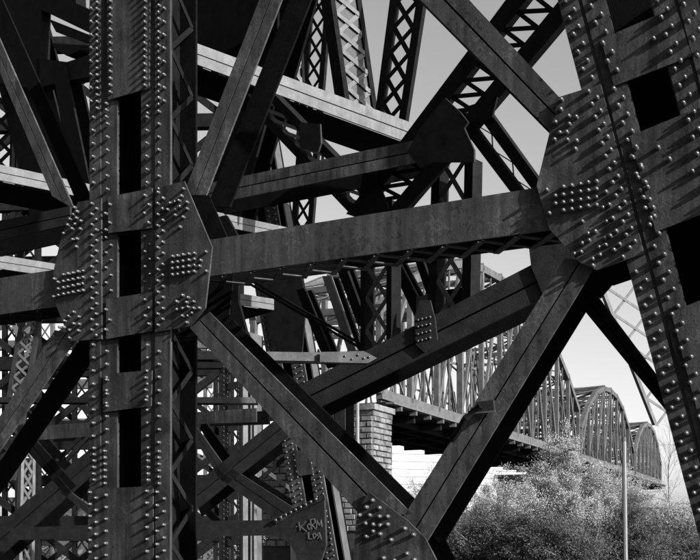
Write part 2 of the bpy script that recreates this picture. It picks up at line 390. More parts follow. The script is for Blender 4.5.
# ---- diagonals of the near frame
gD = 'diagonal braces of the near frame'
open_member('diagonal_brace', 'grooved diagonal brace rising from the left gusset to the top edge', 'brace',
            [(183, 195), (206, 195), (291, -25), (269, -25)], Am, group=gD)
open_member('diagonal_brace', 'grooved diagonal brace coming down from the left edge onto the left gusset', 'brace',
            [(-30, -28), (-30, 2), (52, 196), (74, 209)], Am, group=gD)
open_member('diagonal_brace', 'grooved brace dropping from the left gusset towards the lower left corner', 'brace',
            [(55, 330), (78, 335), (-30, 494), (-30, 463)], Am, group=gD)
open_member('diagonal_brace', 'long grooved brace from the left gusset down to the bottom gusset', 'brace',
            [(209, 312), (190, 328), (362, 517), (412, 514)], Am, group=gD)
open_member('diagonal_brace', 'wide grooved brace from the right gusset down to the bottom gusset', 'brace',
            [(565, 258), (597, 262), (424, 546), (400, 522)], Am, group=gD)
open_member('diagonal_brace', 'thick grooved brace from the top edge down to the right gusset', 'brace',
            [(446, -25), (396, -25), (556, 137), (572, 111)], Am, group=gD)
open_member('diagonal_brace', 'dark narrow brace passing behind the leaning leg below the right gusset', 'brace',
            [(592, 290), (574, 298), (690, 440), (704, 440)], off(A, .3), .14, face=M_DARK, group=gD)
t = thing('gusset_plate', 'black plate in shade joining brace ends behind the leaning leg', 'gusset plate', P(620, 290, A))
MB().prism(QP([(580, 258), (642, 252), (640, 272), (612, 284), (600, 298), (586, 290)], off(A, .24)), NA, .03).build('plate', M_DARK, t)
# bottom gusset with big rivets
tg = thing('gusset_plate', 'pointed riveted gusset plate at the bottom edge where two braces meet', 'gusset plate', P(400, 560, A))
GB = [(369, 492), (408, 521), (425, 538), (444, 575), (400, 620), (350, 600), (357, 511)]
MB().prism(QP(GB, Ag), NA, .022).build('front_plate', M_PLATE, tg)
MB().prism([v - NA * .42 for v in QP(GB, A)], NA, .02).build('back_plate', M_SHADE, tg)
rivets([(230 + a / 2.917, 370 + b / 2.917) for a, b in [(418, 380), (400, 400), (438, 402), (380, 423), (410, 423), (438, 427), (462, 427), (398, 447), (420, 450), (440, 453), (462, 450), (420, 470), (400, 485), (440, 478), (512, 462), (537, 480), (472, 495), (518, 535), (450, 548), (482, 555), (540, 553)]], Ag, .0185, .042, tg, single=True)
# cable clamp on the right brace
tk = thing('bracket', 'small box bracket clamped on the face of the wide right brace', 'bracket', P(482, 410, A))
MB().prism(QP([(476, 402), (493, 400), (494, 411), (477, 413)], off(A, -.05)), NA, .045).build('bracket_plate', M_MID, tk)
MB().tube([P(480, 406, off(A, -.08)), P(466, 418, off(A, -.09)), P(460, 428, off(A, -.06)), P(452, 440, off(A, -.02))], .03).build('hook', M_DARK, tk)
MB().bar(P(475, 413, off(A, -.052)), P(495, 411, off(A, -.052)), NA, .012, .01).build('bracket_lip', M_PALE, tk)

# ================================================================ MID GROUND
B = pl(NB, 13.5); E = pl(NE, 17.0)
A13 = pl(NA, 13.0); A12 = pl(NA, 12.0); A18 = pl(NA, 18.5); A17 = pl(NA, 18.2)
open_member('horizontal_strut', 'grooved dark strut crossing behind the frame above the broad strut', 'strut',
            [(205, 184), (205, 205), (430, 160), (430, 137)], A13, .5, 'double', M_PLATE, M_SHADE, .03)
open_member('horizontal_strut', 'dim strut meeting the left gusset from the left edge, high up', 'strut',
            [(-30, 227), (-30, 247), (70, 224), (70, 206)], pl(NA, 9.9), .5, 'double', M_MID, M_SHADE, .03)
open_member('diagonal_brace', 'dark heavy brace sloping down left behind the broad strut', 'brace',
            [(556, 252), (556, 292), (300, 417), (300, 385)], A12, .5, 'double', M_MID, M_SHADE, .03)  # darker steel carries the shadow lying on this brace
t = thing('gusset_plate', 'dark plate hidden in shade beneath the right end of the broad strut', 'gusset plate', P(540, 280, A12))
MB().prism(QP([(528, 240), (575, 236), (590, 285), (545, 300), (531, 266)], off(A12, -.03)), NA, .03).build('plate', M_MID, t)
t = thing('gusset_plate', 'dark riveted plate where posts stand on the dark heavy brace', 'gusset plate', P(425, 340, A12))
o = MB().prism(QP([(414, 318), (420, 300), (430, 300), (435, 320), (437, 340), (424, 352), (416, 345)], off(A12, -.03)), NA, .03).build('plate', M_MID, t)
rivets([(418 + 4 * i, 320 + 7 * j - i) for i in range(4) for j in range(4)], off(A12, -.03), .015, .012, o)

# sunlit transverse beams
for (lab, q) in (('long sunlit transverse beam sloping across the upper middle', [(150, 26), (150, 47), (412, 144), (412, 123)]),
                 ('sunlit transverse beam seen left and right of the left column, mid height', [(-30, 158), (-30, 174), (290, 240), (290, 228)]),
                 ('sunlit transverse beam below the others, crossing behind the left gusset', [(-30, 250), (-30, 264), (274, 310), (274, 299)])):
    tb = open_member('transverse_beam', lab, 'steel beam', q, E, .9, 'double', M_PALE, M_SHADE, .04, group='sunlit transverse beams')
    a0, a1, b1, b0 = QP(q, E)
    MB().prism([a1 - NE * .05, b1 - NE * .05, b1 - NE * .86, a1 - NE * .86], V((0, 0, -1)), -.02).build('soffit_plate', M_SHADE, tb)
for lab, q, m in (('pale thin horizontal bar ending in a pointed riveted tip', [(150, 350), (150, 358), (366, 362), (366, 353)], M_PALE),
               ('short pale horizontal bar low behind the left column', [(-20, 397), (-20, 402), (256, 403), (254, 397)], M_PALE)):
    open_member('horizontal_bar', lab, 'steel bar', q, pl(NC, 11.2), .2, 'single', m, M_SHADE, .03)
t = thing('tip_plate', 'pale pointed plate with rivets at the end of a thin bar', 'plate', P(370, 358, pl(NC, 11.15)))
pt = pl(NC, 11.15)
o = MB().prism(QP([(320, 352), (364, 351), (377, 358), (368, 363), (320, 362)], pt), NC, .03).build('plate', M_PALE, t)
rivets([(345, 356), (352, 359), (358, 355), (364, 358), (369, 357)], pt, .014, .014, o)
# thin double rod
t = thing('tie_rod', 'thin dark twin rod slanting down to the pointed pale plate', 'rod', P(372, 356, pl(NB, 14)))
for d in (0, 4): MB().bar(P(246, 278 + d, pl(NB, 14.2)), P(374, 352 + d, pl(NB, 14.2)), NB, .035, .03).build('rod', M_DARK, t)

laced_member('laced_member', 'pale crossed lacing glimpsed between dark brace and leaning leg', 'laced member', [(600, 285), (640, 285), (690, 425), (655, 425)], pl(NE, 14), .08, 5, M_PALE, M_PALE, .06, lw=.05)
# node J1 and members round it
t = thing('gusset_plate', 'black gusset plate joining beams in the upper middle of the view', 'gusset plate', P(440, 160, B))
MB().prism(QP([(407, 152), (420, 128), (445, 98), (460, 112), (468, 122), (464, 128), (474, 150), (474, 162), (432, 162), (420, 168)], off(B, -.55)), NB, .03).build('plate', M_MID, t)
t = thing('gusset_plate', 'small black plate where the laced pair leaves the broad laced diagonal', 'gusset plate', P(482, 112, B))
MB().prism(QP([(468, 106), (497, 97), (492, 117), (482, 122), (470, 122)], off(B, -.1)), NB, .03).build('plate', M_DARK, t)
laced_member('laced_diagonal', 'broad black laced diagonal rising to the upper right behind the thick brace', 'laced member',
             [(528, -30), (592, -12), (398, 218), (346, 214)], B, .28, 30, M_DARK, M_DARK, .1, lw=.05, single=True)
laced_member('laced_diagonal', 'black laced pair dropping from the upper gusset to the right gusset', 'laced member',
             [(484, 104), (450, 112), (524, 210), (556, 204)], B, .36, 7, M_DARK, M_MID, .1, lw=.012, single=True)
laced_member('laced_post', 'short laced post standing between upper gusset and dark heavy brace', 'laced post',
             [(432, 158), (473, 158), (470, 320), (427, 320)], off(B, .2), .2, 4, M_DARK, M_GREY, .2, lw=.06)
laced_member('laced_post', 'laced post with two slim rails below the middle of the broad strut', 'laced post',
             [(361, 200), (392, 200), (391, 362), (360, 362)], off(B, .4), .16, 5, M_DARK, M_GREY, .2, lw=.06)
laced_member('laced_diagonal', 'dark laced diagonal climbing left behind the grooved dark strut', 'laced member',
             [(238, 96), (272, 92), (384, 206), (352, 216)], off(B, .5), .28, 9, M_DARK, M_PALE, .2, lw=.05)
t = thing('gusset_plate', 'black plate joining diagonals just above the broad strut', 'gusset plate', P(375, 215, B))
MB().prism(QP([(354, 224), (360, 190), (364, 166), (372, 160), (378, 184), (387, 204), (391, 224)], off(B, -.02)), NB, .04).build('plate', M_DARK, t)
t = thing('gusset_plate', 'small dark square plate hung below the long sunlit beam', 'gusset plate', P(310, 148, B))
MB().prism(QP([(299, 122), (320, 124), (321, 143), (318, 152), (300, 148)], off(B, .4)), NB, .03).build('plate', M_MID, t)
# diagonals under the strut
for lab, q, m in (('black slanting post right of the middle under the broad strut', [(386, 256), (396, 256), (428, 318), (418, 324)], M_DARK),
               ('short black slanting post close under the soffit lacing', [(412, 252), (420, 252), (434, 292), (427, 296)], M_DARK),
               ('black slanting post left of the slim laced post', [(334, 262), (344, 262), (366, 322), (358, 326)], M_DARK),
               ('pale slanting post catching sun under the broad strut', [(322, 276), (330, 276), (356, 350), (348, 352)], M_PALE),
               ('dark slanting post behind the thin twin rod', [(296, 290), (304, 288), (336, 366), (327, 368)], M_DARK)):
    open_member('slanting_post', lab, 'steel post', q, off(B, .8), .2, 'single', m, M_DARK, .05)
t = thing('access_box', 'grey steel box standing on the heavy brace beside a post', 'steel box', P(450, 316, off(B, .6)))
MB().prism(QP([(432, 293), (443, 291), (443, 317), (432, 320)], off(B, .5)), NE, .3).build('side', M_GREY, t)
MB().prism(QP([(443.5, 290), (467, 287), (467, 312), (443.5, 317)], off(B, .5)), NB, .5).build('front', M_DARK, t)

# upper laced posts against the sky
PU = pl(NB, 21)
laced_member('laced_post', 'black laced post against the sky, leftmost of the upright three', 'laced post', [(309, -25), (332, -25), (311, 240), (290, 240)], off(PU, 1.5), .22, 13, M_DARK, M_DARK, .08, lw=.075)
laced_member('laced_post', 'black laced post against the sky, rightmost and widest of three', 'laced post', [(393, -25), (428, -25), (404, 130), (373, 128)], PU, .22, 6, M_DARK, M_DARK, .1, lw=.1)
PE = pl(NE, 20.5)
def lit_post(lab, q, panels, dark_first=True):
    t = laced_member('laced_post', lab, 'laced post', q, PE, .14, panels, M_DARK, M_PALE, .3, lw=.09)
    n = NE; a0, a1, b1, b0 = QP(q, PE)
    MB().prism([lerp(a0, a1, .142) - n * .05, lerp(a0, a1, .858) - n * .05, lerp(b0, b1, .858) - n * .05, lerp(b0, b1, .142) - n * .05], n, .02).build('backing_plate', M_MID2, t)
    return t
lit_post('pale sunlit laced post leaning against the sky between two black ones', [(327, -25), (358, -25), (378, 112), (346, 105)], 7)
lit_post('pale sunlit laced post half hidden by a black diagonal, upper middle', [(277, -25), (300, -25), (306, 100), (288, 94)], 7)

# ---- rear battered column C2
def small_leg(label, xa, k, ya, w, plane, y0, y1, wins, group=None, fm=M_PLATE, rr=.02, pitch=5.6, frac=(.38, .64), side=.55):
    t = thing('steel_column', label, 'steel column', V((P(xa + k * (560 - ya), 560, plane).x, P(xa + k * (560 - ya), 560, plane).y, 0)), group)
    X = lambda f, y: xa + k * (y - ya) + f * w
    n = NA
    for f0, f1 in ((0, frac[0]), (frac[1], 1)):
        o = MB().prism(QP([(X(f0, y0), y0), (X(f1, y0), y0), (X(f1, y1), y1), (X(f0, y1), y1)], plane), n, .04).build('flange_plate', fm, t)
        m_ = (f0 + f1) / 2; d_ = (f1 - f0) / 4
        rivets([(X(m_ - d_, y), y) for _, y in rows(0, 0, y0, y1, pitch)] + [(X(m_ + d_, y), y) for _, y in rows(0, 0, y0, y1, pitch, .5)], plane, rr, rr * 1.2, o)
    q = [P(X(f, y), y, plane) - n * side for f, y in ((0, y0), (1, y0), (1, y1), (0, y1))]
    MB().prism(q, n, .04).build('back_plate', M_SHADE, t)
    c0, c1 = P(X(1, y0), y0, plane) - n * .3, P(X(1, y1), y1, plane) - n * .3
    sd = (c1 - c0).cross(n).normalized(); sd = sd if sd.x > 0 else -sd
    MB().prism([c0, c1, c1 - n * (side - .3 - .02), c0 - n * (side - .3 - .02)], sd, .03).build('side_angle', M_GREY, t)
    prev = y0
    for (wa, wb) in list(wins) + [(y1, y1)]:
        if wa > prev:
            MB().prism(QP([(X(frac[0] - .08, prev), prev + 1), (X(frac[1] + .08, prev), prev - 1), (X(frac[1] + .08, wa), wa - 1), (X(frac[0] - .08, wa), wa + 1)], off(plane, -.02)), n, .018).build('tie_plate', fm, t)
        prev = wb
    return t
small_leg('leaning riveted column in the middle distance, between the left column and the sky', 239, .172, 195, 36, A18, 60, 620, [(90, 165), (186, 222), (240, 300), (330, 380), (400, 450), (475, 503), (540, 580)])
small_leg('upright riveted column with small square openings right of the left column', 222, 0, 0, 21, pl(NA, 24), 330, 620, [(350, 362), (372, 382), (389, 399), (431, 445), (463, 485), (500, 515), (545, 560)], frac=(.36, .7), fm=M_MID, rr=.015, pitch=4.6, side=.9)
t = thing('steel_post', 'slim pale sunlit post beside the upright column with square openings', 'steel post', V((P(247, 560, pl(NE, 25)).x, P(247, 560, pl(NE, 25)).y, 0)))
for x0, x1, m in ((243, 248, M_PALE), (250.5, 252, M_GREY), (254, 257, M_PALE)):
    MB().prism(QP([(x0, 380), (x1, 380), (x1, 620), (x0, 620)], pl(NE, 25)), NE, .1).build('post_strip', m, t)
# node plate black mass right of left gusset
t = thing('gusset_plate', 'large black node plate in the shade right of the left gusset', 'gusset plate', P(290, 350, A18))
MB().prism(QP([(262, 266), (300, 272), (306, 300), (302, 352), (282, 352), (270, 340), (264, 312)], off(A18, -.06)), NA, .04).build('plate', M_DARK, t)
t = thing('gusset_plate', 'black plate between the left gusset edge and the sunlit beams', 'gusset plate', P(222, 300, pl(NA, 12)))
MB().prism(QP([(196, 222), (226, 215), (240, 240), (238, 300), (246, 330), (262, 366), (230, 350), (200, 320)], pl(NA, 12)), NA, .05).build('plate', M_SHADE, t)
# rear strut with haunch and graffiti
t = thing('haunched_strut', 'low dark strut flaring into a haunch scrawled with graffiti', 'strut', P(310, 560, A17))
MB().prism(QP([(10, 528), (190, 521), (270, 520), (300, 507), (324, 497), (326, 545), (316, 575), (300, 580), (296, 555), (290, 543), (278, 537), (262, 535.5), (190, 537), (10, 540)], off(A17, -.1)), NA, .06).build('web_plate', M_MID, t)
pg = off(A17, -.115)
def gz(l): return [(230 + a / 5.385, 470 + b / 5.385) for a, b in l]
for st in ([(370, 280), (378, 325)], [(410, 275), (380, 305), (412, 330)], [(415, 300), (425, 322), (438, 305), (425, 288), (415, 300)], [(432, 265), (440, 322)], [(432, 268), (455, 262), (458, 285), (440, 295), (462, 318)],
           [(465, 312), (468, 272), (480, 300), (490, 268), (494, 305)], [(422, 335), (424, 372), (442, 370)], [(445, 345), (452, 370), (465, 352), (455, 340), (445, 345)], [(476, 340), (466, 350), (480, 358), (470, 370)], [(480, 335), (492, 372)], [(355, 303), (360, 306)]):
    c = QP(gz(st), pg); mb = MB()
    for i in range(len(c) - 1): mb.bar(c[i], c[i + 1], NA, .015, .006 + .001 * i)
    mb.build('graffiti_stroke', M_GRAF, t)
o = MB().prism(QP([(272, 520), (300, 505), (324, 494), (325, 499), (301, 510), (276, 524)], off(A17, -.13)), NA, .03).build('riveted_edge_angle', M_PLATE, t)
rivets([(276 + i * 5, 520 - i * 2.6) for i in range(9)], off(A17, -.13), .03, .03, o)
# X braces of that frame
for lab, q, m in (('dark brace rising to the right between the rear columns', [(180, 496), (188, 516), (302, 425), (290, 408)], M_MID),
                  ('grooved brace falling right onto the graffiti haunch', [(222, 462), (216, 476), (282, 524), (300, 512)], M_MID),
                  ('short brace from the node up to the left', [(190, 418), (186, 426), (222, 482), (230, 474)], M_MID),
                  ('dark brace rising right across the lower left corner', [(-30, 548), (-20, 574), (104, 464), (96, 444)], M_MID),
                  ('black brace falling right behind the lower left braces', [(22, 424), (14, 436), (66, 496), (76, 486)], M_DARK),
                  ('small twin brace by the pale house', [(64, 487), (60, 492), (90, 516), (92, 508)], M_MID)):
    open_member('diagonal_brace', lab, 'brace', q, off(A17, .2), .5, 'double', m, M_SHADE, .04)
for lab, q in (('dim flat strut stub right of the left column, low', [(196, 412), (196, 424), (256, 422), (256, 408)]),
               ('dim flat strut left of the left column, low', [(38, 426), (38, 440), (96, 436), (96, 422)])):
    open_member('horizontal_strut', lab, 'strut', q, off(A17, -.3), .5, 'single', M_PLATE, M_SHADE, .04)
# dark stuff upper left
U = pl(NB, 16)
for lab, q in (('massive black girder filling the top left corner', [(-60, -60), (74, -60), (76, 3), (98, 14), (98, 37), (48, 13), (41, 10), (39, 90), (-60, 70)]),
               ('black brace falling right across the top left gaps', [(49, 19), (100, 39), (100, 48), (56, 32)]),
               ('black horizontal bar across the top left gaps', [(50, 43), (100, 46), (100, 51), (80, 50), (67, 56), (56, 50)]),
               ('black strut under the top left gaps', [(36, 58), (67, 62), (100, 51), (100, 75), (60, 82), (38, 88)])):
    t = thing('dark_member', lab, 'steel member', P(q[0][0], 100, U))
    MB().prism(QP(q, U), NB, .25).build('web_plate', M_DARK, t)
for lab, q in (
               ('broad black diagonal behind the upper left brace', [(-30, -30), (22, -30), (84, 215), (30, 215)]),
               ('black upright beside the upper left brace', [(52, 62), (64, 62), (96, 215), (74, 215)]),
               ('black member below the top girder behind the left column', [(190, -40), (196, 70), (262, 30), (262, -40)]),
               ('broad black diagonal leaning behind the right-rising brace', [(262, -30), (308, -30), (234, 235), (198, 235)])):
    open_member('dark_member', lab, 'steel member', q, off(U, random.uniform(-.5, .5)), .4, 'single', M_DARK, M_SHADE, .05)
for lab, q in (('black laced post beside the upper left edge', [(-14, 90), (16, 90), (14, 172), (-16, 172)]),
               ('thin black laced post left of the upper left brace', [(16, 100), (31, 100), (31, 168), (16, 168)]),
               ('small laced post glimpsed below the upper left strut', [(4, 236), (22, 236), (22, 262), (4, 262)])):
    laced_member('laced_post', lab, 'laced post', q, pl(NC, 24), .16, 4, M_DARK, M_DARK, .2, lw=.09)
laced_member('laced_post', 'pale laced post standing low near the left edge', 'laced post', [(22, 430), (36, 430), (34, 620), (18, 620)], pl(NE, 30), .2, 13, M_PALE, M_GREY, .2, lw=.06)
for lab, q in (('pale short V member left leg', [(11, 322), (15, 322), (25, 342), (22, 346)]), ('pale short V member right leg', [(26, 322), (30, 322), (25, 348), (22, 344)])):
    pass

open_member('steel_post', 'dark upright post carrying the lower end of the dark heavy brace', 'steel post', [(324, 390), (345, 384), (345, 490), (324, 490)], pl(NA, 19.5), .4, 'double', M_MID, M_SHADE, .03)
laced_member('laced_post', 'grey leaning laced post behind the lower left brace', 'laced post', [(20, 318), (40, 318), (14, 480), (-8, 480)], pl(NC, 20), .18, 14, M_MID, M_GREY, .12, lw=.05)
for lab, q, m in (('pale left arm of the small V behind the lower left brace', [(10, 322), (15, 322), (26, 345), (22, 349)], M_PALE),
                  ('pale right arm of the small V behind the lower left brace', [(26, 322), (31, 322), (26, 350), (22, 346)], M_PALE),
                  ('thin grey brace falling right above the graffiti haunch', [(252, 458), (250, 461), (292, 492), (294, 489)], M_GREY),
                  ('thin dark brace rising right above the graffiti haunch', [(256, 480), (258, 484), (292, 454), (290, 450)], M_DARK),
                  ('thin dark brace falling right from the left column foot', [(200, 500), (196, 505), (236, 545), (240, 540)], M_DARK),
                  ('upper thin brace of a pair left of the left column, low', [(84, 430), (86, 432), (58, 462), (55, 460)], M_DARK),
                  ('lower thin brace of a pair left of the left column, low', [(92, 430), (94, 432), (66, 462), (63, 460)], M_DARK)):
    open_member('thin_brace', lab, 'brace', q, pl(NC, 21), .12, 'single', m, M_SHADE, .03)
# far bents of the approach, seen through the openings
def bent(lab, Yc, xl, xr, top, mt, lean=0.0):
    """a laced trestle bent facing the camera: posts, struts, X bracing"""
    p = pl(NC, Yc); n = NC
    L = lambda x, z: V(((x), p[1] / n.y - n.x / n.y * x, z))
    t = thing('trestle_bent', lab, 'trestle bent', L((xl + xr) / 2, 0), 'far trestle bents')
    nx = 3; lv = 7; dz = top / lv
    for i in range(nx + 1):
        x = lerp(xl, xr, i / nx); mb = MB()
        for s in (-.3, .3): mb.bar(L(x + s, 0), L(x + s, top), n, .12, .3)
        mb.build('post', mt, t)
        k = int(top / .7); mb = MB()
        for j in range(k):
            z0, z1_ = j * .7, (j + 1) * .7
            mb.bar(L(x - .24, z0), L(x + .24, z1_), n, .06, .03); mb.bar(L(x + .24, z0) - n * .05, L(x - .24, z1_) - n * .05, n, .06, .03)
        mb.build('lacing', mt, t, kind='stuff')
    for k in range(1, lv + 1):
        MB().bar(L(xl, k * dz) + n * .05, L(xr, k * dz) + n * .05, n, .4, .3).build('strut', mt, t)
        for i in range(nx):
            x0, x1 = lerp(xl, xr, i / nx), lerp(xl, xr, (i + 1) / nx)
            MB().bar(L(x0, (k - 1) * dz), L(x1, k * dz), n, .2, .1).build('brace', mt, t)
            MB().bar(L(x1, (k - 1) * dz) - n * .12, L(x0, k * dz) - n * .12, n, .2, .1).build('brace', mt, t)
bent('dark far laced bent seen through the openings at left', 30, -13, -3.6, 17, M_DARK)
bent('dark third laced bent between the other two far bents', 36, -12.4, -4.6, 14, M_DARK)
bent('paler farther laced bent behind the first one', 43, -17, -6, 12, M_GREY)
if 0: bent('dense laced bent low behind the middle of the frame', 46, -9, -2.6, 13.5, M_GREY)

# ================================================================ FAR BRIDGE
DIR = norm2(.464, 1.0); PER = V((-DIR.y, DIR.x, 0))     # to the left of the bridge line
ZD = ZC + 8.0
def BP(Y, z, off_=0.0):   # point on the near truss line at distance Y
    return V((-25.3 + .464 * Y, Y, z)) + PER * off_
WB = 8.5
def span(lab, Ya, Yb, H, e, panels, grp='arched truss spans of the long bridge'):
    t = thing('bridge_span', lab, 'bridge span', BP((Ya + Yb) / 2, ZD - 1.6, WB / 2), grp)
    L = (Yb - Ya) / DIR.y
    pts = [Ya + (Yb - Ya) * i / panels for i in range(panels + 1)]
    def top(i):
        s = (i / panels) * 2 - 1; return ZD + e + (H - e) * (1 - abs(s) ** 2.3)
    for side in (0, WB):
        mb = MB()
        for i in range(panels):
            mb.bar(BP(pts[i], top(i), side), BP(pts[i + 1], top(i + 1), side), -PER, .55, .5)
        mb.build('top_chord', M_GREY, t)
        MB().bar(BP(Ya, ZD, side), BP(Yb, ZD, side), -PER, .6, .4).build('bottom_chord', M_GREY, t)
        for i in range(panels + 1):
            MB().bar(BP(pts[i], ZD, side) , BP(pts[i], top(i), side), -PER, .38, .35).build('vertical_post', M_GREY, t)
        for i in range(panels):
            zm = ZD + (min(top(i), top(i + 1)) - ZD) * .5
            a, b = (i, i + 1) if i < panels / 2 else (i + 1, i)
            MB().bar(BP(pts[a], ZD, side) + PER * .1, BP(pts[b], top(b), side) + PER * .1, -PER, .3, .2).build('diagonal', M_GREY, t)
            MB().bar(BP(pts[b], ZD, side) + PER * .4, BP(pts[a], top(a), side) + PER * .4, -PER, .16, .1).build('diagonal', M_GREY, t)
            for zf in (.36, .7):
                za, zb_ = ZD + (top(i) - ZD) * zf, ZD + (top(i + 1) - ZD) * zf
                if min(top(i), top(i + 1)) - ZD > 5: MB().bar(BP(pts[i], za, side) + PER * .5, BP(pts[i + 1], zb_, side) + PER * .5, -PER, .16, .1).build('mid_strut', M_GREY, t)
            h0 = (top(i) + ZD) / 2; h1 = (top(i + 1) + ZD) / 2
            MB().bar(BP(pts[i], h0, side) + PER * .62, BP((pts[i] + pts[i + 1]) / 2, ZD, side) + PER * .62, -PER, .13, .08).build('sub_diagonal', M_GREY, t)
            MB().bar(BP(pts[i + 1], h1, side) + PER * .62, BP((pts[i] + pts[i + 1]) / 2, ZD, side) + PER * .62, -PER, .13, .08).build('sub_diagonal', M_GREY, t)
            m0 = BP((pts[i] + pts[i + 1]) / 2, ZD, side) + PER * .15
            MB().bar(m0, V((m0.x, m0.y, (top(i) + top(i + 1)) / 2)), -PER, .16, .1).build('sub_vertical', M_GREY, t)
    # top laterals and portal bracing
    mb = MB()
    for i in range(panels + 1):
        mb.bar(BP(pts[i], top(i) + .1, 0), BP(pts[i], top(i) + .1, WB), -DIR, .4, .3)
        mb.bar(BP(pts[i], ZD + (top(i) - ZD) * .72, 0), BP(pts[i], ZD + (top(i) - ZD) * .72, WB), -DIR, .25, .2)
        mb.bar(BP(pts[i], top(i) + .1, 0), BP(pts[i], ZD + (top(i) - ZD) * .72, WB), -DIR, .15, .1)
        mb.bar(BP(pts[i], top(i) + .1, WB) + DIR * .12, BP(pts[i], ZD + (top(i) - ZD) * .72, 0) + DIR * .12, -DIR, .15, .1)
        if i < panels:
            mb.bar(BP(pts[i], top(i) + .25, 0), BP(pts[i + 1], top(i + 1) + .25, WB), V((0, 0, 1)), .2, .1)
            mb.bar(BP(pts[i], top(i) + .4, WB), BP(pts[i + 1], top(i + 1) + .4, 0), V((0, 0, 1)), .2, .1)
    mb.build('lateral_bracing', M_GREY, t, kind='stuff')
    # floor
    c = [BP(Ya, ZD - .5, -.2), BP(Yb, ZD - .5, -.2), BP(Yb, ZD - .5, WB + .2), BP(Ya, ZD - .5, WB + .2)]
    MB().prism(c, V((0, 0, 1)), .25).build('deck_slab', M_DARK, t)
    for i in range(panels + 1):
        MB().bar(BP(pts[i], ZD - 1.0, -.05), BP(pts[i], ZD - 1.0, WB + .05), -DIR, .5, .3).build('floor_beam', M_DARK, t)
    for s in (1.5, 3, 5.5, 7):
        MB().bar(BP(Ya + .1, ZD - 1.0, s), BP(Yb - .1, ZD - 1.0, s), -PER, .45, .2).build('stringer', M_DARK, t)
    mb = MB()
    for i in range(panels * 2):
        Yy = Ya + (Yb - Ya) * (i + .5) / (panels * 2)
        mb.bar(BP(Yy, ZD - .8, -.7), BP(Yy, ZD - .8, -.25), -DIR, .25, .2)
    mb.build('walkway_brackets', M_PALE, t, kind='stuff')
    MB().prism([BP(Ya, ZD - .52, -.75), BP(Yb, ZD - .52, -.75), BP(Yb, ZD - .52, -.22), BP(Ya, ZD - .52, -.22)], V((0, 0, 1)), .12).build('walkway', M_PALE, t)
    return t
span('nearest arched truss span, largest, cut by the dark braces', 58.6, 108, 12.4, 5, 11)
span('second arched truss span, its curved top clear of the first', 109, 141, 9.4, 3, 8)
span('farthest small arched truss span behind the bush', 142, 166, 8.2, 3, 7)

# stone piers
def pier(lab, cx, cy, L, W, ztop, z0, course, slen, cap=True):
    """L along PER (towards the left), W along DIR; cx,cy = near right corner"""
    c0 = V((cx, cy, 0)); t = thing('stone_pier', lab, 'bridge pier', c0 + PER * L / 2 + DIR * W / 2)
    ins = .05
    MB().prism([c0 + V((0, 0, 0)) + PER * ins + DIR * ins, c0 + PER * (L - ins) + DIR * ins, c0 + PER * (L - ins) + DIR * (W - ins), c0 + PER * ins + DIR * (W - ins)], V((0, 0, -1)), ztop - .05).build('core', M_MORTAR, t)
    shared = {}
    cnt = [0]
    def stone(p, ax, dep, ln, h):
        key = (round(ln, 1), round(h, 2), ax is PER)
        if key not in shared:
            s = []
            for k in range(3):
                g_ = .014; bev = .035; v = []
                o_ = (0, 0)
                for (d, ii) in ((0.10, 0), (0.0, g_), (-.05 - .03 * k, g_ + bev)):
                    for (a_, z_) in ((ii, ii), (ln - ii, ii), (ln - ii, h - ii), (ii, h - ii)):
                        v.append(ax * a_ + dep * d + V((0, 0, z_)))
                f = []
                for r_ in range(2):
                    for j in range(4): f.append((r_ * 4 + j, r_ * 4 + (j + 1) % 4, r_ * 4 + 4 + (j + 1) % 4, r_ * 4 + 4 + j))
                f.append((8, 9, 10, 11))
                me = bpy.data.meshes.new('stone'); me.from_pydata([tuple(q) for q in v], [], f); me.materials.append(M_STONE); me.update()
                s.append(me)
            shared[key] = s
        o = bpy.data.objects.new('stone', random.choice(shared[key])); COL.objects.link(o); o.parent = t; o.location = p - t.location; cnt[0] += 1
    nc = int((ztop - z0) / course); 
    for r in range(nc):
        z = ztop - (r + 1) * course
        x = 0; first = slen * (.5 if r % 2 else 1.0)
        while x < L - .05:
            ln = min(first if x == 0 else slen * random.choice((.8, 1, 1.2)), L - x)
            if L - x - ln < .3: ln = L - x
            stone(c0 + PER * x + V((0, 0, z)), PER, DIR, ln, course); x += ln
        x = 0; first = slen * (1.0 if r % 2 else .5)
        while x < W - .05:
            ln = min(first if x == 0 else slen, W - x)
            if W - x - ln < .3: ln = W - x
            stone(c0 + DIR * x + V((0, 0, z)), DIR, PER, ln, course); x += ln
    if cap:
        for e_, za, zb in ((.08, ztop, ztop + .3), (.2, ztop + .3, ztop + .62)):
            a = c0 - PER * e_ - DIR * e_ + V((0, 0, za))
            b_ = [a, a + PER * (L + 2 * e_), a + PER * (L + 2 * e_) + DIR * (W + 2 * e_), a + DIR * (W + 2 * e_)]
            MB().prism(b_, V((0, 0, -1)), zb - za).build('cap_course', M_STONE, t)
    return t
